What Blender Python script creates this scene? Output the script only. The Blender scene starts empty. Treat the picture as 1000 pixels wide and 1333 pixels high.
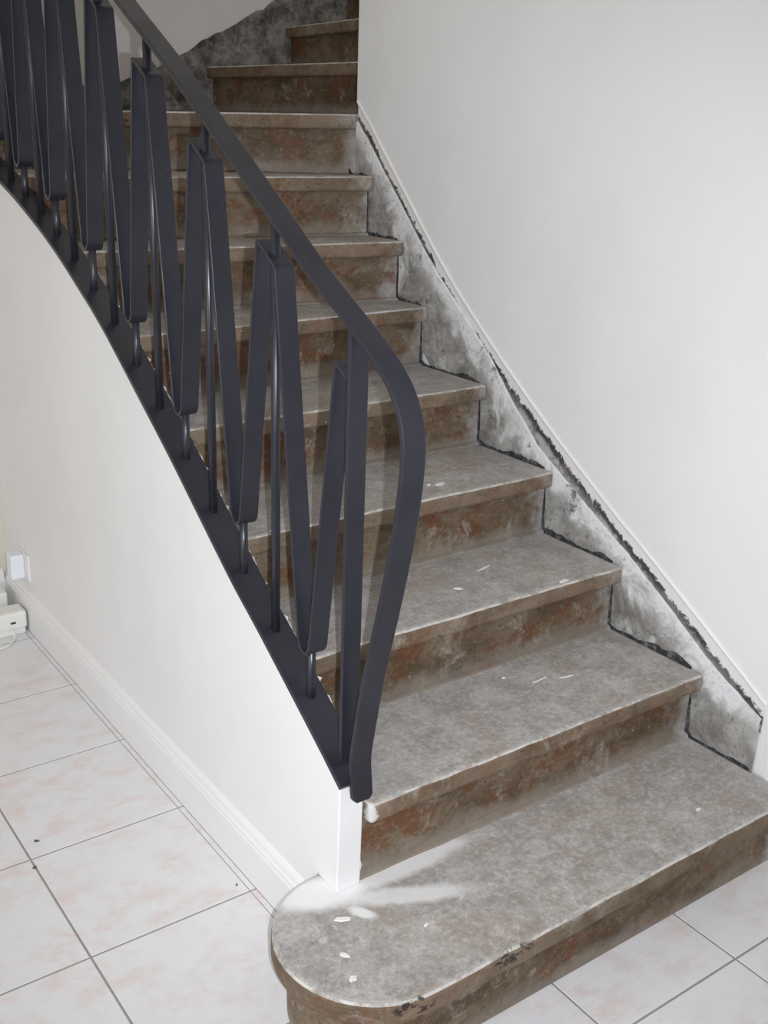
import bpy, bmesh, math, random
from mathutils import Vector, Matrix

random.seed(7)
scene = bpy.context.scene
COL = scene.collection

# ------------------------------------------------------------------ camera
CAM = Vector((-0.8543, -1.5671, 1.4479))
cam_data = bpy.data.cameras.new('camera')
cam = bpy.data.objects.new('camera', cam_data)
COL.objects.link(cam)
rx = Vector((0.81239872, -0.58212705, 0.03371072))
ux = Vector((0.17019698, 0.29202304, 0.94114586))
fx = Vector((0.55771078, 0.75884823, -0.33631541))
cam.matrix_world = Matrix(((rx.x, ux.x, -fx.x, CAM.x), (rx.y, ux.y, -fx.y, CAM.y),
                           (rx.z, ux.z, -fx.z, CAM.z), (0, 0, 0, 1)))
cam_data.sensor_fit = 'VERTICAL'
cam_data.sensor_height = 36.0
cam_data.lens = 1395.8 / 1333.0 * 36.0
cam_data.clip_start = 0.02
scene.camera = cam

# ------------------------------------------------------------------ world and light
scene.view_settings.view_transform = 'Standard'
scene.view_settings.look = 'None'
scene.view_settings.gamma = 1.0
scene.view_settings.use_curve_mapping = False
scene.view_settings.exposure = 0.28
world = bpy.data.worlds.new('daylight')
scene.world = world
world.use_nodes = True
bg = world.node_tree.nodes['Background']
bg.inputs['Color'].default_value = (1.0, 0.93, 0.82, 1)
bg.inputs['Strength'].default_value = 0.40

def area_light(name, loc, target, sx, sy, power, color):
    d = bpy.data.lights.new(name, 'AREA')
    d.shape = 'RECTANGLE'; d.size = sx; d.size_y = sy
    d.energy = power; d.color = color
    o = bpy.data.objects.new(name, d); COL.objects.link(o)
    o.location = loc
    o.rotation_euler = (Vector(target) - Vector(loc)).to_track_quat('-Z', 'Y').to_euler()
    return o

# daylight from the big window on the left-hand side of the hall
area_light('window_daylight', (-2.7, -1.1, 1.25), (0.0, -0.3, 0.6), 1.3, 1.7, 28, (0.91, 0.955, 1.0))
# the camera's own flash, just beside the lens
fl = bpy.data.lights.new('camera_flash', 'SPOT')
fl.energy = 128; fl.spot_size = math.radians(82); fl.spot_blend = 1.0; fl.color = (0.885, 0.935, 1.0); fl.shadow_soft_size = 0.006
flo = bpy.data.objects.new('camera_flash', fl); COL.objects.link(flo)
flo.matrix_world = cam.matrix_world.copy()
flo.location = CAM + rx * 0.052 - ux * 0.028 - fx * 0.02

# ------------------------------------------------------------------ node helpers
class NT:
    def __init__(self, name):
        self.m = bpy.data.materials.new(name)
        self.m.use_nodes = True
        self.t = self.m.node_tree
        self.b = self.t.nodes['Principled BSDF']
        self.pos = self.t.nodes.new('ShaderNodeNewGeometry')
    def link(self, a, b): self.t.links.new(a, b)
    def P(self): return self.pos.outputs['Position']
    def mapping(self, loc=(0, 0, 0), rot=(0, 0, 0), scale=(1, 1, 1), typ='POINT', src=None):
        n = self.t.nodes.new('ShaderNodeMapping'); n.vector_type = typ
        n.inputs['Location'].default_value = loc
        n.inputs['Rotation'].default_value = rot
        n.inputs['Scale'].default_value = scale
        self.link(src or self.P(), n.inputs['Vector'])
        return n.outputs['Vector']
    def noise(self, scale, detail=4, rough=0.6, dist=0.0, vec=None):
        n = self.t.nodes.new('ShaderNodeTexNoise')
        n.inputs['Scale'].default_value = scale
        n.inputs['Detail'].default_value = detail
        n.inputs['Roughness'].default_value = rough
        n.inputs['Distortion'].default_value = dist
        self.link(vec or self.P(), n.inputs['Vector'])
        return n.outputs['Fac']
    def ramp(self, fac, a, b, lo=0.0, hi=1.0):
        n = self.t.nodes.new('ShaderNodeMapRange')
        n.interpolation_type = 'SMOOTHSTEP'
        n.inputs['From Min'].default_value = a; n.inputs['From Max'].default_value = b
        n.inputs['To Min'].default_value = lo; n.inputs['To Max'].default_value = hi
        self.link(fac, n.inputs['Value'])
        return n.outputs['Result']
    def math(self, op, a, b=None):
        n = self.t.nodes.new('ShaderNodeMath'); n.operation = op
        for i, v in enumerate((a, b)):
            if v is None: continue
            if isinstance(v, (int, float)): n.inputs[i].default_value = v
            else: self.link(v, n.inputs[i])
        return n.outputs[0]
    def mix(self, fac, a, b):
        n = self.t.nodes.new('ShaderNodeMix'); n.data_type = 'RGBA'
        if isinstance(fac, (int, float)): n.inputs[0].default_value = fac
        else: self.link(fac, n.inputs[0])
        for i, v in ((6, a), (7, b)):
            if isinstance(v, tuple): n.inputs[i].default_value = (*v, 1)
            else: self.link(v, n.inputs[i])
        return n.outputs[2]
    def sep(self, vec):
        n = self.t.nodes.new('ShaderNodeSeparateXYZ'); self.link(vec, n.inputs[0]); return n.outputs
    def length(self, vec):
        n = self.t.nodes.new('ShaderNodeVectorMath'); n.operation = 'LENGTH'
        self.link(vec, n.inputs[0]); return n.outputs['Value']
    def attr(self, name):
        n = self.t.nodes.new('ShaderNodeAttribute'); n.attribute_name = name; return n.outputs['Fac']
    def bump(self, h, strength=0.3, dist=0.002):
        n = self.t.nodes.new('ShaderNodeBump')
        n.inputs['Strength'].default_value = strength; n.inputs['Distance'].default_value = dist
        self.link(h, n.inputs['Height']); self.link(n.outputs[0], self.b.inputs['Normal'])
    def done(self, color, rough=0.6, spec=0.5, metal=0.0):
        if isinstance(color, tuple): self.b.inputs['Base Color'].default_value = (*color, 1)
        else: self.link(color, self.b.inputs['Base Color'])
        if isinstance(rough, (int, float)): self.b.inputs['Roughness'].default_value = rough
        else: self.link(rough, self.b.inputs['Roughness'])
        self.b.inputs['Specular IOR Level'].default_value = spec
        self.b.inputs['Metallic'].default_value = metal
        return self.m

def lin(r, g, b):
    f = lambda c: ((c / 255 + 0.055) / 1.055) ** 2.4 if c > 10 else c / 255 / 12.92
    return (f(r), f(g), f(b))

# ------------------------------------------------------------------ materials
def mat_wall(name, col, bump=0.12):
    k = NT(name)
    n = k.noise(3.0, 3)
    c = k.mix(k.ramp(n, 0.35, 0.7), col, tuple(v * 0.965 for v in col))
    k.bump(k.noise(90, 4, 0.7), bump, 0.001)
    return k.done(c, 0.55, 0.3)

M_wall = mat_wall('white_painted_plaster', (0.80, 0.79, 0.785))
M_trim = mat_wall('white_gloss_trim', (0.80, 0.79, 0.79), 0.04)
M_ceil = mat_wall('ceiling_paint', (0.78, 0.77, 0.75))

def mat_tile():
    k = NT('pink_marbled_tile')
    v = k.mapping(scale=(1.0, 1.8, 1.0), rot=(0, 0, 0.15))
    a = k.ramp(k.noise(12, 8, 0.72, 0.1, v), 0.42, 0.66)
    big = k.ramp(k.noise(6.5, 2), 0.36, 0.56)
    pink = k.math('MULTIPLY', k.math('MULTIPLY', a, big), 0.75)
    b = k.ramp(k.noise(17, 6, 0.65, 0.4), 0.46, 0.72, 0, 0.6)
    c = k.mix(b, (0.755, 0.745, 0.755), (0.685, 0.67, 0.675))
    c = k.mix(pink, c, (0.70, 0.585, 0.55))
    return k.done(c, k.ramp(k.noise(30, 3), 0.3, 0.7, 0.30, 0.42), 0.4)
M_tile = mat_tile()
k = NT('grey_grout'); M_grout = k.done(k.mix(k.noise(40), lin(138, 134, 133), lin(168, 164, 161)), 0.9, 0.2)

CY_FRONT = -0.548
def mat_step(name, mode):
    """worn, stripped stair surface: grey cement-like dust over brown stain"""
    k = NT(name)
    vg = k.mapping(scale=(1.0, 5.0, 5.0))            # grain along the step
    n1 = k.noise(4.5, 5, 0.65, 0.6)
    n2 = k.noise(16, 6, 0.7, 0.3)
    n3 = k.noise(60, 4, 0.7)
    g = k.noise(9, 5, 0.7, 0.2, vg)
    fine = k.noise(95, 7, 0.8, 0.2)
    grey = k.mix(k.ramp(n2, 0.32, 0.70), lin(150, 145, 140), lin(180, 176, 172))
    grey = k.mix(k.ramp(g, 0.45, 0.75, 0, 0.35), grey, lin(197, 194, 191))
    tanm = k.ramp(n1, 0.46, 0.66, 0, 0.62)
    top = k.mix(tanm, grey, lin(156, 141, 126))
    # pale dusty scuffs and dark scratches
    sc = k.ramp(k.noise(26, 8, 0.8, 1.0, k.mapping(loc=(3, 1, 2))), 0.55, 0.68, 0, 0.55)
    top = k.mix(sc, top, lin(210, 208, 206))
    dk = k.ramp(k.noise(34, 7, 0.75, 0.8, k.mapping(loc=(9, 4, 1), scale=(1, 2.2, 1))), 0.60, 0.72, 0, 0.5)
    top = k.mix(dk, top, lin(104, 98, 92))
    top = k.mix(k.ramp(fine, 0.50, 0.66, 0.0, 0.55), top, lin(116, 111, 106))
    top = k.mix(k.ramp(fine, 0.48, 0.34, 0.0, 0.50), top, lin(214, 212, 210))
    # upright faces: brown stain, rusty red and olive patches, bare grey wear
    f1 = k.noise(5.0, 6, 0.7, 0.4, k.mapping(loc=(5, 2, 7), scale=(1, 1, 2.0)))
    f2 = k.noise(9.0, 7, 0.75, 0.5, k.mapping(loc=(1, 8, 3), scale=(1, 1, 1.3)))
    fr = k.mix(k.ramp(f1, 0.36, 0.64), lin(84, 68, 50), lin(118, 103, 85))
    fr = k.mix(k.ramp(f2, 0.49, 0.60, 0, 0.75), fr, lin(104, 63, 38))
    f3 = k.ramp(k.noise(13, 7, 0.78, 0.5, k.mapping(loc=(2, 2, 9))), 0.58, 0.68, 0, 0.8)
    fr = k.mix(f3, fr, lin(106, 52, 35))
    f4 = k.ramp(k.noise(9, 7, 0.8, 0.4, k.mapping(loc=(7, 5, 4))), 0.54, 0.70, 0, 0.75)
    fr = k.mix(f4, fr, lin(172, 165, 156))
    f5 = k.ramp(k.noise(20, 7, 0.78, 0.5, k.mapping(loc=(4, 1, 4), scale=(1, 1, 2.5))), 0.60, 0.66, 0, 0.85)
    fr = k.mix(f5, fr, lin(62, 53, 45))
    fr = k.mix(k.ramp(fine, 0.50, 0.68, 0.0, 0.5), fr, lin(74, 62, 52))
    fr = k.mix(k.ramp(fine, 0.47, 0.33, 0.0, 0.4), fr, lin(160, 151, 140))
    # dust clinging to the foot of each riser
    zf = k.math('FRACT', k.math('DIVIDE', k.sep(k.P())[2], 0.165))
    foot = k.ramp(k.math('ADD', zf, k.math('MULTIPLY', k.math('SUBTRACT', n2, 0.5), 0.5)), 0.30, 0.02, 0, 0.55)
    if mode == 'riser': fr = k.mix(foot, fr, lin(150, 143, 134))
    nz = k.sep(k.pos.outputs['Normal'])[2]
    up = k.ramp(k.math('ADD', nz, k.math('MULTIPLY', k.math('SUBTRACT', n2, 0.5), 0.5)), 0.45, 0.85)
    if mode == 'riser':
        col = fr
        bl = k.length(k.mapping(loc=(0.076, -0.25, 0.195), scale=(0.016, 0.03, 0.022), typ='TEXTURE'))
        bl = k.ramp(k.math('ADD', bl, k.math('MULTIPLY', k.math('SUBTRACT', n2, 0.5), 2.0)), 1.0, 0.9)
        col = k.mix(bl, col, lin(228, 227, 226))
    else:
        fr = k.mix(k.ramp(n1, 0.40, 0.62, 0.15, 0.55), fr, lin(138, 122, 105))
        fr = k.mix(f5, fr, lin(58, 50, 44))
        col = k.mix(up, fr, top)
        arris = k.math('MULTIPLY', k.ramp(nz, 0.25, 0.55), k.ramp(nz, 0.98, 0.85))
        arris = k.math('MULTIPLY', arris, k.ramp(k.noise(18, 6, 0.75), 0.42, 0.58, 0.1, 0.8))
        col = k.mix(arris, col, lin(205, 201, 196))
    # specks of white paint
    sp = k.ramp(k.noise(75, 2, 0.5, 0.0, k.mapping(loc=(1, 6, 2))), 0.775, 0.80, 0, 0.85)
    col = k.mix(sp, col, lin(225, 223, 220))
    # pale worn arris / splashed paint where the steps meet the white wall
    px = k.sep(k.P())
    edge = k.ramp(k.math('ADD', px[0], k.math('MULTIPLY', k.math('SUBTRACT', k.noise(14, 7, 0.75), 0.5), 0.30)), 0.92, 1.06, 0, 0.7)
    edge = k.math('MULTIPLY', edge, k.ramp(px[1], 1.20, 1.165))
    tip = k.length(k.mapping(loc=(0.08, -0.285, 0.30), scale=(0.022, 0.03, 0.06), typ='TEXTURE'))
    tip = k.ramp(k.math('ADD', tip, k.math('MULTIPLY', k.math('SUBTRACT', n2, 0.5), 1.8)), 1.05, 0.85, 0, 0.85)
    col = k.mix(edge, col, lin(208, 206, 204))
    if mode == 'tread': col = k.mix(tip, col, lin(208, 206, 205))
    if mode == 'first':
        # white wall paint sprayed over the bottom step around the end of the wall
        def spray(x0, y0, x1, y1, wd, amp, pw=0.9):
            L = math.hypot(x1 - x0, y1 - y0)
            v = k.mapping(loc=((x0 + x1) / 2, (y0 + y1) / 2, 0.165), rot=(0, 0, math.atan2(y1 - y0, x1 - x0)),
                          scale=(L / 2, wd, 0.3), typ='TEXTURE')
            d = k.math('ADD', k.length(v), k.math('MULTIPLY', k.math('SUBTRACT', n2, 0.5), amp))
            return k.ramp(d, 1.15, 0.50, 0, pw)
        wht = lin(230, 228, 227)
        def chip(x, rx_):
            v = k.mapping(loc=(x, CY_FRONT, 0.150), scale=(rx_, 0.03, 0.018), typ='TEXTURE')
            d = k.ramp(k.length(v), 1.0, 0.7)
            return k.math('MULTIPLY', d, k.ramp(k.noise(45, 5, 0.7, 0.0, k.mapping(scale=(1, 1, 1.6))), 0.50, 0.54, 0, 0.9))
        for cx_, rx_ in ((-0.005, 0.055), (0.20, 0.05), (-0.10, 0.03)):
            col = k.mix(chip(cx_, rx_), col, lin(44, 42, 42))
        col = k.mix(spray(-0.10, -0.215, 0.10, -0.285, 0.050, 0.5, 1.0), col, wht)
        col = k.mix(spray(-0.02, -0.262, 0.36, -0.276, 0.034, 0.9, 0.80), col, wht)
        col = k.mix(spray(0.00, -0.285, 0.26, -0.400, 0.026, 1.4, 0.70), col, wht)
        col = k.mix(spray(0.02, -0.31, 0.05, -0.36, 0.014, 1.2, 0.9), col, wht)
    h = k.math('ADD', k.math('MULTIPLY', n2, 0.6), k.math('MULTIPLY', n3, 0.4))
    k.bump(h, 0.35, 0.003)
    return k.done(col, k.ramp(n2, 0.3, 0.7, 0.55, 0.8), 0.25)

M_tread = mat_step('worn_stripped_tread', 'tread')
M_first = mat_step('worn_bottom_tread', 'first')
M_riser = mat_step('stained_riser', 'riser')

def mat_cement():
    k = NT('bare_cement_with_white_smears')
    v = k.attr('drop')                                # metres below the upper edge
    n1 = k.noise(11, 6, 0.7, 0.5); n2 = k.noise(30, 6, 0.75, 0.6); n3 = k.noise(6, 4, 0.6, 0.4, k.mapping(loc=(3, 7, 1)))
    fine = k.noise(80, 7, 0.8)
    c = k.mix(k.ramp(n1, 0.35, 0.66), lin(118, 114, 107), lin(172, 169, 165))
    c = k.mix(k.ramp(n2, 0.54, 0.68, 0, 0.7), c, lin(92, 89, 86))
    w = k.math('ADD', v, k.math('MULTIPLY', k.math('SUBTRACT', n1, 0.5), 0.30))
    c = k.mix(k.ramp(w, 0.085, 0.0, 0, 0.95), c, lin(230, 229, 230))
    c = k.mix(k.ramp(n3, 0.55, 0.66, 0, 0.75), c, lin(224, 223, 223))
    d = k.ramp(k.noise(15, 7, 0.78, 0.6, k.mapping(loc=(1, 1, 5))), 0.58, 0.66, 0, 0.85)
    c = k.mix(d, c, lin(84, 82, 82))
    c = k.mix(k.ramp(fine, 0.52, 0.68, 0, 0.5), c, lin(100, 97, 95))
    k.bump(k.math('ADD', n1, n2), 0.6, 0.005)
    return k.done(c, 0.85, 0.2)
M_cement = mat_cement()

def mat_scar():
    k = NT('scarred_wall_strip')
    v = k.attr('drop')
    n1 = k.noise(13, 6, 0.75, 0.7); n2 = k.noise(38, 6, 0.75, 0.5)
    c = k.mix(k.ramp(n1, 0.36, 0.66), lin(126, 122, 118), lin(178, 175, 173))
    c = k.mix(k.ramp(n2, 0.52, 0.66, 0, 0.75), c, lin(96, 92, 92))
    w = k.math('ADD', v, k.math('MULTIPLY', k.math('SUBTRACT', n2, 0.5), 0.045))
    w = k.math('ADD', w, k.math('MULTIPLY', k.math('SUBTRACT', n1, 0.5), 0.06))
    c = k.mix(k.ramp(w, 0.036, 0.029), c, lin(228, 225, 221))
    dk = k.math('MULTIPLY', k.ramp(w, 0.029, 0.037), k.ramp(w, 0.062, 0.044))
    dk = k.math('MULTIPLY', dk, k.ramp(n1, 0.36, 0.55))
    c = k.mix(dk, c, lin(70, 68, 68))
    k.bump(k.math('ADD', n1, n2), 0.5, 0.004)
    return k.done(c, 0.85, 0.2)
M_scar = mat_scar()

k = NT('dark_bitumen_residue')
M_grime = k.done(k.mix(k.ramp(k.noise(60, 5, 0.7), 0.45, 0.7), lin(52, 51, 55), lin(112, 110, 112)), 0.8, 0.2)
k = NT('charcoal_painted_iron')
n = k.noise(140, 3, 0.6); k.bump(n, 0.08, 0.0008)
M_iron = k.done(k.mix(k.ramp(k.noise(7, 3), 0.35, 0.7), lin(36, 36, 44), lin(42, 42, 50)), k.ramp(k.noise(9), 0.3, 0.7, 0.26, 0.36), 0.45)
k = NT('chalky_plaster_flakes'); M_flake = k.done(k.mix(k.noise(50), lin(190, 186, 182), lin(236, 234, 232)), 0.9, 0.2)
k = NT('white_emulsion_drip'); M_drip = k.done(k.mix(k.noise(90), lin(214, 211, 206), lin(240, 239, 236)), 0.6, 0.3)
k = NT('white_plastic'); M_plastic = k.done(k.mix(k.noise(12), lin(226, 225, 220), lin(234, 233, 229)), 0.4, 0.4)
k = NT('bluish_white_plastic'); M_plastic_b = k.done(k.mix(k.noise(12), lin(226, 228, 236), lin(234, 236, 242)), 0.4, 0.4)
k = NT('black_slot'); M_black = k.done(k.mix(k.noise(12), lin(60, 60, 62), lin(80, 80, 82)), 0.7, 0.3)
k = NT('dark_crumb'); M_crumb = k.done(k.mix(k.noise(80), lin(70, 58, 52), lin(120, 104, 98)), 0.9, 0.2)

# ------------------------------------------------------------------ geometry helpers
def mk(name, verts, faces, mat, parent=None, bevel=0.0, seg=2, smooth=False, angle=35):
    me = bpy.data.meshes.new(name)
    me.from_pydata([tuple(v) for v in verts], [], faces)
    bm = bmesh.new(); bm.from_mesh(me)
    bmesh.ops.recalc_face_normals(bm, faces=bm.faces)
    bm.to_mesh(me); bm.free()
    me.materials.append(mat)
    o = bpy.data.objects.new(name, me); COL.objects.link(o)
    if parent: o.parent = parent
    if smooth:
        for f in me.polygons: f.use_smooth = True
    if bevel:
        b = o.modifiers.new('edge', 'BEVEL'); b.width = bevel; b.segments = seg
        b.limit_method = 'ANGLE'; b.angle_limit = math.radians(angle)
    return o

def prism(poly, ax, a, b):
    """poly of 2-D points extruded along axis ax from a to b. ax 'x': (y,z); 'y': (x,z); 'z': (x,y)"""
    def P(u, v, t):
        return {'x': (t, u, v), 'y': (u, t, v), 'z': (u, v, t)}[ax]
    n = len(poly)
    vs = [P(u, v, a) for u, v in poly] + [P(u, v, b) for u, v in poly]
    fs = [tuple(range(n)), tuple(range(2 * n - 1, n - 1, -1))]
    fs += [(i, (i + 1) % n, n + (i + 1) % n, n + i) for i in range(n)]
    return vs, fs

def box(x0, x1, y0, y1, z0, z1):
    return prism([(x0, y0), (x1, y0), (x1, y1), (x0, y1)], 'z', z0, z1)

def interp(tab, y):
    if y <= tab[0][0]: a, b = tab[0], tab[1]
    elif y >= tab[-1][0]: a, b = tab[-2], tab[-1]
    else:
        for a, b in zip(tab, tab[1:]):
            if a[0] <= y <= b[0]: break
    t = (y - a[0]) / (b[0] - a[0])
    return a[1] + t * (b[1] - a[1])

def catmull(pts, n):
    P = [Vector(p) for p in pts]; P = [P[0] * 2 - P[1]] + P + [P[-1] * 2 - P[-2]]
    out = []
    for i in range(1, len(P) - 2):
        p0, p1, p2, p3 = P[i - 1:i + 3]
        for j in range(n):
            t = j / n
            out.append(0.5 * ((2 * p1) + (p2 - p0) * t + (2 * p0 - 5 * p1 + 4 * p2 - p3) * t * t + (3 * p1 - p0 - 3 * p2 + p3) * t ** 3))
    out.append(P[-2]); return out

def ribbon(path, x0, x1, th, off=0.0):
    """flat bar following a (y,z) path, lying across x0..x1, thickness th (off shifts along the left normal)"""
    vs, fs = [], []
    n = len(path)
    for i, p in enumerate(path):
        a = path[max(i - 1, 0)]; b = path[min(i + 1, n - 1)]
        d1 = (p - a).normalized() if i else (b - p).normalized()
        d2 = (b - p).normalized() if i < n - 1 else d1
        t = (d1 + d2).normalized(); nn = Vector((-t.y, t.x))
        m = 1.0 / max(0.5, nn.dot(Vector((-d1.y, d1.x))))
        q1 = p + nn * (off + th / 2) * m; q0 = p + nn * (off - th / 2) * m
        vs += [(x0, q0.x, q0.y), (x1, q0.x, q0.y), (x1, q1.x, q1.y), (x0, q1.x, q1.y)]
    for i in range(n - 1):
        for j in range(4):
            a = i * 4 + j; b = i * 4 + (j + 1) % 4
            fs.append((a, b, b + 4, a + 4))
    fs += [(0, 1, 2, 3), (n * 4 - 4, n * 4 - 3, n * 4 - 2, n * 4 - 1)]
    return vs, fs

def tube(pts, r, seg=10):
    vs, fs = [], []
    P = [Vector(p) for p in pts]
    for i, p in enumerate(P):
        t = (P[min(i + 1, len(P) - 1)] - P[max(i - 1, 0)]).normalized()
        s = t.cross(Vector((0.3, 1, 0.1))).normalized(); u = t.cross(s)
        for j in range(seg):
            a = 2 * math.pi * j / seg
            vs.append(p + s * r * math.cos(a) + u * r * math.sin(a))
    for i in range(len(P) - 1):
        for j in range(seg):
            fs.append((i * seg + j, i * seg + (j + 1) % seg, (i + 1) * seg + (j + 1) % seg, (i + 1) * seg + j))
    fs += [tuple(range(seg)), tuple(range((len(P) - 1) * seg, len(P) * seg))]
    return vs, fs

def struct(o): o['kind'] = 'structure'; return o
def empty(name, loc=(0, 0, 0)):
    o = bpy.data.objects.new(name, None); COL.objects.link(o); o.location = loc
    o.empty_display_size = 0.1; return o
def tag(o, label, cat, group=None):
    o['label'] = label; o['category'] = cat
    if group: o['group'] = group
    return o

# ------------------------------------------------------------------ floor and its tiles
RISE = 0.165
S = 0.333; G = 0.0022
XL, XR, YF, YB = -3.6, 0.998, -3.6, 1.60
floor = struct(mk('floor', *box(XL - 0.4, 3.2, YF - 0.4, 2.6, -0.12, -0.0011), M_grout))
floor['label'] = 'pale tiled hall floor with grey joints'
tile_mesh = {}
def add_tile(x0, x1, y0, y1):
    key = (round(x1 - x0, 4), round(y1 - y0, 4))
    if key not in tile_mesh:
        w, d = key
        o = mk('floor_tile', *box(0, w, 0, d, -0.009, 0.0), M_tile, floor, bevel=0.0)
        bm = bmesh.new(); bm.from_mesh(o.data)
        es = [e for e in bm.edges if all(v.co.z > -0.001 for v in e.verts)]
        bmesh.ops.bevel(bm, geom=es, offset=0.0008, segments=1, affect='EDGES')
        bm.to_mesh(o.data); bm.free()
        tile_mesh[key] = o.data
    else:
        o = bpy.data.objects.new('floor_tile', tile_mesh[key]); COL.objects.link(o); o.parent = floor
    o.location = (x0, y0, 0)
for i in range(-8, 3):
    for j in range(-8, 5):
        x0, x1, y0, y1 = i * S + G, (i + 1) * S - G, j * S + G, (j + 1) * S - G
        if i >= 0 and j >= -1: continue                  # under the stairs
        if i == 2: x1 = min(x1, 0.985)
        if j == 4: y1 = min(y1, YB - 0.012)
        add_tile(x0, x1, y0, y1)
for j in range(-1, 5):                                    # the narrow cut strip along the skirting board
    y0, y1 = j * S + G, (j + 1) * S - G
    if j == 4: y1 = min(y1, YB - 0.012)
    add_tile(-G * 0.2, 0.0114, y0, y1)

# ------------------------------------------------------------------ wall below the stairs (with sloped top)
PLATE = [(-0.271, 0.398), (-0.20, 0.446), (-0.011, 0.567), (0.10, 0.634), (0.23, 0.723), (0.362, 0.814), (0.505, 0.906),
         (0.657, 1.003), (0.747, 1.054), (0.803, 1.082), (0.887, 1.124), (0.961, 1.158), (1.059, 1.198), (1.216, 1.253),
         (1.33, 1.287), (1.48, 1.330), (1.60, 1.362)]
def zp(y): return interp(PLATE, y)
ys = [-0.268 + (1.60 + 0.268) * i / 60 for i in range(61)]
top = catmull([Vector((a, b)) for a, b in PLATE], 5)
poly = [(-0.268, RISE + 0.0003), (-0.1995, RISE + 0.0003), (-0.1995, 0.0), (1.60, 0.0)] + [(p.x, p.y - 0.004) for p in reversed(top)]
wall_left = struct(mk('wall_left', *prism(poly, 'x', 0.026, 0.076), M_wall, bevel=0.002))
wall_left['label'] = 'white wall below the iron railing with a sloped top'

# moulded skirting board on it
prof = [(0.026, 0.0), (0.0115, 0.0), (0.0115, 0.088), (0.0135, 0.092), (0.0135, 0.098), (0.0165, 0.103), (0.0185, 0.112), (0.0225, 0.119), (0.026, 0.122)]
struct(mk('baseboard_left', *prism(prof, 'y', -0.1990, 1.586), M_trim, bevel=0.0008, angle=20))['label'] = 'white moulded skirting board at the foot of the white wall'

# walls that close the hall and the stairwell
H = 3.6
struct(mk('wall_back', *box(-3.6, 0.076, 1.60, 1.75, 0, 2.6), mat_wall('beige_painted_plaster', (0.68, 0.63, 0.55))))['label'] = 'far hall wall at the left edge'
struct(mk('baseboard_back', *prism([(1.60, 0), (1.586, 0), (1.586, 0.088), (1.592, 0.104), (1.60, 0.122)], 'x', -3.6, 0.011), M_trim))['label'] = 'skirting board of the far hall wall'
YW = 2.45
struct(mk('wall_stairwell_left', *box(-0.05, 0.076, 1.75, YW, 0, H), M_wall))
struct(mk('ceiling_light_block', *box(-3.6, 1.0, -3.6, 0.1, 2.6, 2.75), M_ceil))  # unseen ceiling slab, added to keep world light off the upper stairs
struct(mk('wall_end', *box(3.2, 3.3, 1.0, 2.6, 0, H), M_wall))

struct(mk('wall_front_light_block', *box(-3.6, 1.0, -3.3, -3.2, 0, 2.6), M_wall))  # unseen wall added behind the camera to block world light from that side

# ------------------------------------------------------------------ right-hand wall
LIP = [(-0.434, 0.325), (-0.383, 0.358), (-0.293, 0.413), (-0.175, 0.486), (-0.051, 0.560), (0.027, 0.605), (0.164, 0.690),
       (0.309, 0.785), (0.466, 0.897), (0.633, 1.025), (0.749, 1.126), (0.849, 1.222), (1.002, 1.372), (1.082, 1.452), (1.15, 1.515)]
def zl(y): return interp(LIP, y)
XWALL = 1.0
wall_right = struct(mk('wall_right', *box(1.0, 1.12, -3.6, 1.15, 0, H), M_wall))
wall_right['label'] = 'tall white wall along the right side of the stairs'
lipc = catmull([Vector(p) for p in LIP], 6)
poly = [(1.15, H), (1.15, 1.515)] + [(p.x, p.y) for p in reversed(lipc)][1:] + [(-0.452, 0.26), (-0.462, 0.166), (-0.462, 0.0), (-3.6, 0.0), (-3.6, H)]
mk('plaster_coat', *prism(poly, 'x', 0.9945, 1.0), M_wall, wall_right)
# raised bead of plaster along the lower edge of the paint
vs, fs = [], []
seg = 8
for i, p in enumerate(lipc):
    a = lipc[max(i - 1, 0)]; b = lipc[min(i + 1, len(lipc) - 1)]
    t = (b - a).normalized(); nn = Vector((-t.y, t.x))
    rr = 0.0042 * (0.85 + 0.3 * random.random())
    for j in range(seg):
        an = 2 * math.pi * j / seg
        q = p + nn * (0.006 + 1.3 * rr * math.sin(an))
        vs.append((0.9945 - rr * math.cos(an), q.x, q.y))
for i in range(len(lipc) - 1):
    for j in range(seg):
        fs.append((i * seg + j, i * seg + (j + 1) % seg, (i + 1) * seg + (j + 1) % seg, (i + 1) * seg + j))
mk('plaster_bead', vs, fs, M_wall, wall_right, smooth=True)

def strip(name, x, top_f, bot_f, y0, y1, n, mat, rows, parent, thick, jitter=0.0):
    """vertical-plane strip on the wall with a 'drop' attribute (metres below its upper edge)"""
    vs, dr, fs = [], [], []
    for i in range(n + 1):
        y = y0 + (y1 - y0) * i / n
        zt, zb = top_f(y) + random.uniform(-jitter, jitter), bot_f(y)
        for r in range(rows + 1):
            z = zt + (zb - zt) * r / rows
            vs.append((x + (random.uniform(-jitter, jitter) * 0.3 if r else 0), y, z)); dr.append(top_f(y) - z)
    for i in range(n):
        for r in range(rows):
            a = i * (rows + 1) + r
            fs.append((a, a + 1, a + rows + 2, a + rows + 1))
    # top ledge back to the wall
    base = len(vs)
    for i in range(n + 1):
        v = vs[i * (rows + 1)]; vs.append((v[0] + thick, v[1], v[2] + thick * 0.5)); dr.append(0.0)
    for i in range(n):
        fs.append((base + i, i * (rows + 1), (i + 1) * (rows + 1), base + i + 1))
    o = mk(name, vs, fs, mat, parent)
    at = o.data.attributes.new('drop', 'FLOAT', 'POINT')
    at.data.foreach_set('value', dr)
    return o

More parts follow.
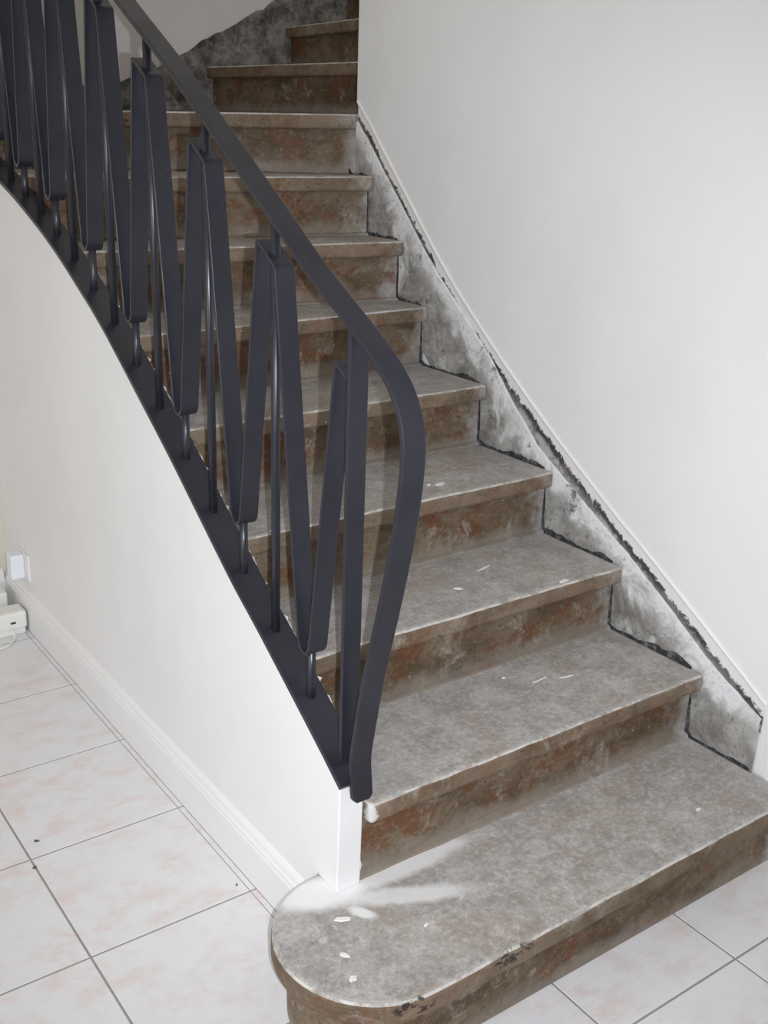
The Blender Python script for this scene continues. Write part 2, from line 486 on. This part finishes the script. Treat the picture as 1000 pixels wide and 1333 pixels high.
RIDGE_D = [(-0.45, 0.036), (-0.3, 0.058), (0.0, 0.052), (0.17, 0.066), (0.30, 0.078), (0.42, 0.060), (0.5, 0.035), (0.62, 0.030), (0.8, 0.045), (0.95, 0.046), (1.15, 0.05)]
def zr(y): return zl(y) - interp(RIDGE_D, y)
strip('scarred_strip', 0.9985, lambda y: zl(y) + 0.004, lambda y: zr(y) - 0.03, -0.434, 1.148, 90, M_scar, 5, wall_right, 0.0)

# ------------------------------------------------------------------ staircase
stairs = tag(empty('staircase', (0.5, -0.4, 0)), 'worn stripped staircase with grey treads and brown stained risers', 'staircase')
def child(o, par=stairs):
    o.parent = par; o.matrix_parent_inverse = par.matrix_world.inverted() if par is not stairs else Matrix.Translation((-0.5, 0.4, 0))
    return o
TX0, TX1 = 0.078, 0.9925
TT = 0.042                                               # tread thickness
NOSE = 0.028
# nosing lines: (y at left, y at right, sag at left)
NL = {2: (-0.278, -0.278, 0), 3: (-0.022, -0.016, 0), 4: (0.220, 0.236, 0), 5: (0.478, 0.505, 0), 6: (0.705, 0.772, 0),
      7: (0.985, 0.893, 0.008), 8: (1.19, 1.05, 0.013), 9: (1.60, 1.151, 0.021)}
def nose_y(i, x, back=0.0):
    a, b, s = NL[i]; t = (x - TX0) / (TX1 - TX0)
    return a + (b - a) * t + back
def zt(i, x):
    s = NL[i][2] if i in NL else 0
    return i * RISE - s * max(0, min(1, 1 - (x - TX0) / (TX1 - TX0)))

def slab(name, outline, ztop, zbot, mat, bevel):
    n = len(outline)
    vs = [(x, y, ztop(x)) for x, y in outline] + [(x, y, ztop(x) - zbot) for x, y in outline]
    fs = [tuple(range(n)), tuple(range(2 * n - 1, n - 1, -1))] + [(i, (i + 1) % n, n + (i + 1) % n, n + i) for i in range(n)]
    return child(mk(name, vs, fs, mat, None, bevel=bevel, seg=3, angle=50))

treads = {}
NS = 46
def front_edge(f, x0, x1, amp=0.0014):
    out = []
    j = 0.0
    for i in range(NS + 1):
        x = x0 + (x1 - x0) * i / NS
        j = j * 0.6 + random.uniform(-amp, amp)
        out.append((x, f(x) + j))
    return out

# bottom step with its rounded end
CX, CY, R1 = 0.03, -0.3745, 0.1735
def bull(r, yb):
    pts = []
    for i in range(37):
        a = math.radians(270 - 180 * i / 36)              # from the front round the left to the back
        pts.append((CX + r * math.cos(a), CY + r * math.sin(a)))
    return pts
ol = list(reversed(front_edge(lambda x: CY - R1 + 0.004 * (x - CX), CX + 0.02, TX1, 0.0010))) + bull(R1, 0) + [(TX1, CY + R1)]
treads[1] = slab('tread', ol, lambda x: RISE, 0.046, M_first, 0.010)
treads[1]['label'] = 'wide bottom tread with a rounded end and white overspray'
ol = [(TX1, CY - R1 + NOSE), (CX + 0.02, CY - R1 + NOSE)] + bull(R1 - NOSE, 0) + [(TX1, CY + R1 - NOSE)]
o = slab('riser', ol, lambda x: RISE - 0.046, RISE - 0.046, M_riser, 0.003)

for i in range(2, 9):
    nxt = i + 1
    fe = front_edge(lambda x: nose_y(i, x), TX0 + (0.010 if i == 2 else 0), TX1)
    bk = [(TX1, nose_y(nxt, TX1, 0.055)), (TX0, nose_y(nxt, TX0, 0.055))]
    if i == 8: bk = [(TX1, 1.149), (TX0, 1.66)]
    treads[i] = slab('tread', fe + bk, lambda x, i=i: zt(i, x), TT, M_tread, 0.009)
# quarter-turn treads behind the corner
treads[9] = slab('tread', front_edge(lambda x: nose_y(9, x), TX0, TX1) + [(1.00, 1.155), (1.34, 1.155), (1.27, YW), (TX0, YW)], lambda x: zt(9, x), TT, M_tread, 0.009)
N10 = [(1.285, 1.152), (1.175, YW)]; N11 = [(1.44, 1.152), (1.525, YW)]; N12 = [(1.70, 1.152), (1.79, YW)]
def turn_tread(i, N, back):
    pts = [tuple(Vector(N[1]).lerp(Vector(N[0]), t / 30) + Vector((random.uniform(-0.0012, 0.0012), 0))) for t in range(31)]
    ol = pts + [back[0], back[1]]
    treads[i] = slab('tread', ol, lambda x: i * RISE, TT, M_tread, 0.009)
turn_tread(10, N10, [(1.50, 1.152), (1.58, YW)])
turn_tread(11, N11, [(1.76, 1.152), (1.85, YW)])
turn_tread(12, N12, [(2.06, 1.152), (2.10, YW)])
# risers
for i in range(2, 10):
    n = 12; x0, x1 = TX0, (1.15 if i == 9 else TX1)
    ol = [(x0 + (x1 - x0) * t / n, nose_y(i, x0 + (x1 - x0) * t / n, NOSE)) for t in range(n + 1)]
    ol += [(x, y + 0.02) for x, y in reversed(ol)]
    slab('riser', ol, lambda x, i=i: zt(i, x) - TT, RISE - TT - 0.0005, M_riser, 0.0)
for i, N in ((10, N10), (11, N11), (12, N12)):
    ol = [(N[1][0] + NOSE, N[1][1]), (N[0][0] + NOSE, N[0][1]), (N[0][0] + NOSE + 0.02, N[0][1]), (N[1][0] + NOSE + 0.02, N[1][1])]
    slab('riser', ol, lambda x, i=i: i * RISE - TT, RISE - TT - 0.0005, M_riser, 0.0)

# thin cover strip in the angle between each tread and the riser above it
for i in range(2, 9):
    n = 24; vs = []; fs = []
    for t in range(n + 1):
        x = TX0 + (TX1 - 0.004 - TX0) * t / n
        y = nose_y(i, x, NOSE); z = zt(i - 1, x)
        w = 0.013 + random.uniform(-0.0012, 0.0012); h = 0.009 + random.uniform(-0.0012, 0.0012)
        vs += [(x, y + 0.002, z - 0.001), (x, y - w, z - 0.001), (x, y - w * 0.8, z + h * 0.45), (x, y + 0.002, z + h)]
    for t in range(n):
        for q in range(4):
            a = t * 4 + q; b = t * 4 + (q + 1) % 4
            fs.append((a, b, b + 4, a + 4))
    fs += [(0, 1, 2, 3), (n * 4, n * 4 + 1, n * 4 + 2, n * 4 + 3)]
    child(mk('cover_strip', vs, fs, M_riser))

# walls that need the stairs' plan
struct(mk('wall_inner', *box(1.12, 3.2, 1.02, 1.15, 0, H), M_wall))
wall_far = struct(mk('wall_stairwell_back', *box(-0.05, 3.3, YW + 0.008, YW + 0.15, 0, H), M_wall))
wall_far['label'] = 'dim white wall behind the turn of the stairs'
FLIP = [(0.05, 1.53), (0.75, 1.555), (0.95, 1.625), (1.08, 1.690), (1.20, 1.755), (1.40, 1.86), (1.60, 1.97), (1.9, 2.16), (2.3, 2.42)]
vs, dr, fs = [], [], []
n = 70
for i in range(n + 1):
    x = 0.08 + 2.1 * i / n
    ztp = interp(FLIP, x) + random.uniform(-0.008, 0.008)
    for r in range(6):
        z = ztp - 0.42 * r / 5
        vs.append((x, YW + 0.004, z)); dr.append(ztp - z)
for i in range(n):
    for r in range(5):
        a = i * 6 + r; fs.append((a, a + 1, a + 7, a + 6))
def mat_dim():
    k = NT('dirty_bare_plaster')
    n1 = k.noise(9, 7, 0.78, 0.1); n2 = k.noise(26, 7, 0.8, 0.1)
    c = k.mix(k.ramp(n1, 0.36, 0.64), lin(84, 79, 74), lin(158, 154, 150))
    c = k.mix(k.ramp(n2, 0.55, 0.68, 0, 0.85), c, lin(52, 49, 46))
    k.bump(k.math('ADD', n1, n2), 0.5, 0.004)
    return k.done(c, 0.85, 0.2)
o = mk('bare_band', vs, fs, mat_dim(), wall_far); sd = o.modifiers.new('depth', 'SOLIDIFY'); sd.thickness = 0.004

# bare cement skirt between the steps and the scarred strip
strip('cement_skirt', 0.9925, zr, lambda y: zr(y) - 0.26 if y > -0.2 else max(0.10, zr(y) - 0.26), -0.432, 1.149, 100, M_cement, 10, wall_right, 0.007, 0.0012)

# dark residue along the joint of treads and wall
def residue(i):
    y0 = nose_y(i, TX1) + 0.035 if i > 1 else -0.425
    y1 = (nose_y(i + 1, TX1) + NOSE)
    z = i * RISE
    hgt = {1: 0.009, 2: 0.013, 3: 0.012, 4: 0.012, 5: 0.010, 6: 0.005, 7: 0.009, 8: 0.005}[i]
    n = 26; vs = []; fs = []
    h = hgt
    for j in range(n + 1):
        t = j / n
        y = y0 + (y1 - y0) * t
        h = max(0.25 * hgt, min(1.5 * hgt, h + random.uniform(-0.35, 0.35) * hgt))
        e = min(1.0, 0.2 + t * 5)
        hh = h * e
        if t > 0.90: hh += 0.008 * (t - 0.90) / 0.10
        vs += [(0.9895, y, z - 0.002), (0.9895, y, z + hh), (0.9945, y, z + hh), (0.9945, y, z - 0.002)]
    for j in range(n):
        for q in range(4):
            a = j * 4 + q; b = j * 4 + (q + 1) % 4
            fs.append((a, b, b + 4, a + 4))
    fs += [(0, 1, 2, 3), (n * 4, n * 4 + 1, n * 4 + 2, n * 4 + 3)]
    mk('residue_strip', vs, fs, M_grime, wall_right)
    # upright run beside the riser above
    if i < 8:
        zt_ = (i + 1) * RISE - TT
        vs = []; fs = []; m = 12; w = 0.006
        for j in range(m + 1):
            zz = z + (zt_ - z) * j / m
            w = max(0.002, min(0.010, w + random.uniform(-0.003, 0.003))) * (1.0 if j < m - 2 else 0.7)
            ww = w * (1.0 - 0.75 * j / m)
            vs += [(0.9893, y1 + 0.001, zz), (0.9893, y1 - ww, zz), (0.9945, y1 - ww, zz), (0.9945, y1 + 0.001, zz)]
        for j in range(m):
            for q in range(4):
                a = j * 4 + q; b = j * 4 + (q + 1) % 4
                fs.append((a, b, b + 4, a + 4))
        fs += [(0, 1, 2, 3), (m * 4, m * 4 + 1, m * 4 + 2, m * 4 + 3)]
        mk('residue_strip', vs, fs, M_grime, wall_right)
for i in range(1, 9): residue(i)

# paint drips and chips on the treads
def drip(x, y, i, a, b, rot):
    n = 14; ring = []
    for j in range(n):
        an = 2 * math.pi * j / n; k_ = 1 + random.uniform(-0.25, 0.25)
        u, v = a * k_ * math.cos(an), b * k_ * math.sin(an)
        ring.append((x + u * math.cos(rot) - v * math.sin(rot), y + u * math.sin(rot) + v * math.cos(rot)))
    z = i * RISE
    vs = [(p[0], p[1], z - 0.0005) for p in ring] + [(x + (p[0] - x) * 0.8, y + (p[1] - y) * 0.8, z + 0.0012) for p in ring]
    fs = [tuple(range(n)), tuple(range(n, 2 * n))] + [(j, (j + 1) % n, n + (j + 1) % n, n + j) for j in range(n)]
    o = mk('paint_drip', vs, fs, M_drip)
    o.parent = treads[i]; o.matrix_parent_inverse = Matrix.Identity(4)
for d in [(-0.064, -0.453, 1, 0.009, 0.006, 0.4), (-0.046, -0.403, 1, 0.010, 0.005, -0.9), (-0.002, -0.33, 1, 0.016, 0.006, -0.5),
          (0.683, 0.304, 4, 0.017, 0.008, 0.2), (0.655, 0.312, 4, 0.010, 0.004, 0.5),
          (0.808, -0.002, 3, 0.016, 0.007, 0.1), (0.574, 0.09, 3, 0.012, 0.006, -0.8), (0.70, 0.15, 3, 0.030, 0.0022, 0.25),
          (0.66, -0.10, 2, 0.024, 0.0018, 0.1), (0.72, -0.12, 2, 0.020, 0.0018, -0.2), (0.60, -0.05, 2, 0.006, 0.004, 0.3),
          (0.78, -0.46, 1, 0.008, 0.004, 0.2), (0.11, -0.42, 1, 0.006, 0.003, 0.2), (0.40, 0.52, 5, 0.008, 0.003, 0.2),
          (0.19, 0.235, 4, 0.014, 0.004, 0.1), (0.25, 0.255, 4, 0.010, 0.004, 0.3)]:
    drip(*d)

# ------------------------------------------------------------------ iron railing
railing = tag(empty('stair_railing', (0.05, -0.28, 0.40)), 'charcoal painted iron railing with looped flat bars and curved handrail', 'railing')
def rpart(name, vf, bevel=0.0, smooth=False, angle=35):
    o = mk(name, *vf, M_iron, railing, bevel=bevel, smooth=smooth, angle=angle)
    o.matrix_parent_inverse = Matrix.Translation((-0.05, 0.28, -0.40))
    return o
# plate on the sloped wall top
pl = [Vector((-0.281, 0.391))] + top
pl = [p for p in pl if p.y < 2]
rpart('base_plate', ribbon(pl, 0.0195, 0.081, 0.010, 0.0), bevel=0.001, angle=60)
# handrail
RAIL = [(-0.297, 0.366), (-0.291, 0.405), (-0.288, 0.448), (-0.302, 0.530), (-0.318, 0.612), (-0.348, 0.730), (-0.375, 0.846), (-0.390, 0.930),
        (-0.396, 0.995), (-0.394, 1.030), (-0.386, 1.058), (-0.369, 1.087), (-0.345, 1.112), (-0.310, 1.138), (-0.262, 1.166), (-0.127, 1.240), (-0.02, 1.308),
        (0.12, 1.396), (0.225, 1.461), (0.365, 1.548), (0.578, 1.668), (0.75, 1.772), (0.90, 1.848), (1.06, 1.915), (1.22, 1.970), (1.40, 2.025), (1.60, 2.080)]
RAILU = [p for p in RAIL if p[1] > 1.16]
def zrail(y): return interp(RAILU, y)
rv, rf = ribbon(catmull([Vector(p) for p in RAIL], 8), 0.033, 0.0745, 0.010, 0.001)
for ring, inset in ((0, 0.008), (1, 0.0025)):             # rounded lower end
    for q in range(4):
        x, y, z = rv[ring * 4 + q]
        rv[ring * 4 + q] = (x + inset if x < 0.05 else x - inset, y, z)
rpart('handrail', (rv, rf), bevel=0.002, angle=60)
RY = [-0.011, 0.232, 0.466, 0.688, 0.910, 1.122, 1.334, 1.545]
UY = [-0.135, 0.109, 0.347, 0.576, 0.800, 1.018, 1.229, 1.440]
UZ = [0.578, 0.742, 0.897, 1.045, 1.171, 1.263, 1.328, 1.385]
BX0, BX1, BT = 0.0335, 0.0705, 0.006
XC = 0.051
rpart('end_bar', ribbon([Vector((-0.255, 0.43)), Vector((-0.255, 0.80)), Vector((-0.255, 1.166))], 0.0345, 0.0690, 0.009), bevel=0.0012)
for i, y in enumerate(RY):
    rpart('long_rod', tube([(XC, y, zp(y) - 0.002), (XC, y, (zp(y) + zrail(y)) / 2), (XC, y, zrail(y) - 0.002)], 0.0082, 16), smooth=True)
for i, y in enumerate(UY):
    rpart('short_rod', tube([(XC, y, zp(y) - 0.002), (XC, y, zp(y) + 0.03), (XC, y, UZ[i] + 0.026)], 0.0082, 16), smooth=True)
CAP = 0.066
for i in range(len(UY)):
    yu, zb = UY[i], UZ[i] + BT / 2
    hw = 0.0185
    pts = []
    ya, za = RY[i] - 0.024, zrail(RY[i] - 0.024) - CAP          # upper end (farther along the stair)
    ym, zm = RY[i] + 0.005, zrail(RY[i] + 0.005) - CAP
    if i == 0:
        s0 = (-0.2505, 1.092); s1 = (-0.219, 1.111)
    else:
        s0 = (RY[i - 1] + 0.005, zrail(RY[i - 1] + 0.005) - CAP)
        s1 = (RY[i - 1] + 0.034, zrail(RY[i - 1] + 0.034) - CAP)
    def corner(p, q, r, n=4, c=0.007):
        p, q, r = Vector(p), Vector(q), Vector(r)
        a = q + (p - q).normalized() * c; b = q + (r - q).normalized() * c
        return [((1 - t) ** 2) * a + 2 * t * (1 - t) * q + t * t * b for t in [j / n for j in range(n + 1)]]
    cz = zb + 0.024
    U = [Vector((yu - hw * math.cos(a), cz - 0.024 * math.sin(a))) for a in [math.pi * j / 14 for j in range(15)]]
    path = [Vector(s0)] + corner(s0, s1, U[0], c=0.005) + U + corner(U[-1], (ya, za), (ym, zm), c=0.005) + [Vector((ym, zm))]
    rpart('looped_bar', ribbon(path, BX0, BX1, BT), bevel=0.001, angle=60)

# ragged plaster flakes along the inner edge of the plate
vs, fs = [], []
n = 260
for i in range(n + 1):
    y = -0.24 + 1.7 * i / n
    w = max(0.0, random.gauss(0.004, 0.004)) if (i // 9) % 3 else random.uniform(0.002, 0.010)
    z = zp(y) - 0.004
    vs += [(0.0795, y, z + random.uniform(0.001, 0.008)), (0.081 + w, y + random.uniform(-0.003, 0.003), z - 0.003), (0.0795, y, z - 0.03)]
for i in range(n):
    for q in range(3):
        a = i * 3 + q; b = i * 3 + (q + 1) % 3
        fs.append((a, b, b + 3, a + 3))
fs += [(0, 1, 2), (n * 3, n * 3 + 1, n * 3 + 2)]
child(mk('plaster_flakes', vs, fs, M_flake))

# ------------------------------------------------------------------ small things in the far left corner
so = tag(empty('wall_socket', (0.026, 1.36, 0.168)), 'white wall socket with a plug just above the skirting board at far left', 'socket')
def spart(name, vf, m, b=0.0, par=so):
    o = mk(name, *vf, m, par, bevel=b); o.matrix_parent_inverse = Matrix.Translation(-par.location); return o
spart('backing_plate', box(0.018, 0.026, 1.362, 1.450, 0.162, 0.244), M_plastic, 0.002)
spart('plug', box(-0.022, 0.018, 1.392, 1.436, 0.166, 0.240), M_plastic_b, 0.003)

ad = tag(empty('power_adapter', (-0.12, 1.42, 0)), 'white plastic adapter block on the tiles against the skirting board', 'adapter')
def apart(name, vf, m, b=0.0): return spart(name, vf, m, b, ad)
apart('body', box(-0.24, 0.005, 1.365, 1.435, 0.018, 0.074), M_plastic, 0.009)
apart('foot', box(-0.235, 0.000, 1.372, 1.428, 0.0, 0.020), M_plastic, 0.003)
apart('slot', box(-0.045, -0.030, 1.3638, 1.368, 0.040, 0.046), M_black)
pb = tag(mk('plug_box', *box(-0.24, -0.017, 1.47, 1.53, 0.0, 0.097), M_plastic, None, bevel=0.006), 'smaller white plastic box standing behind the adapter block', 'plug box')
pts = catmull([Vector((-0.045, 1.367, 0.022)), Vector((-0.042, 1.345, 0.006)), Vector((-0.055, 1.325, 0.004)), Vector((-0.085, 1.30, 0.004)), Vector((-0.16, 1.30, 0.004)), Vector((-0.26, 1.33, 0.004))], 8)
tag(mk('power_cable', *tube(pts, 0.0032, 8), M_plastic, smooth=True), 'thin white cable curling on the tiles in front of the adapter', 'cable')

def crumb(x, y, a, b, rot, label):
    n = 7; vs = []
    for zz, s in ((0.0, 1.0), (0.0025, 0.75)):
        for j in range(n):
            an = 2 * math.pi * j / n; r = s * random.uniform(0.8, 1.2)
            u, v = a * r * math.cos(an), b * r * math.sin(an)
            vs.append((x + u * math.cos(rot) - v * math.sin(rot), y + u * math.sin(rot) + v * math.cos(rot), zz))
    fs = [tuple(range(n)), tuple(range(n, 2 * n))] + [(j, (j + 1) % n, n + (j + 1) % n, n + j) for j in range(n)]
    tag(mk('debris_crumb', vs, fs, M_crumb), label, 'crumb', 'crumbs on the tiles')
crumb(-0.303, 0.385, 0.0065, 0.003, -0.6, 'curled dark crumb on a tile, farther from the stairs')
crumb(-0.335, 0.303, 0.005, 0.0035, 0.3, 'reddish dark crumb beside a tile joint crossing')
crumb(-0.016, 0.03, 0.003, 0.002, 0.3, 'tiny dark crumb on the tile next to the skirting board')
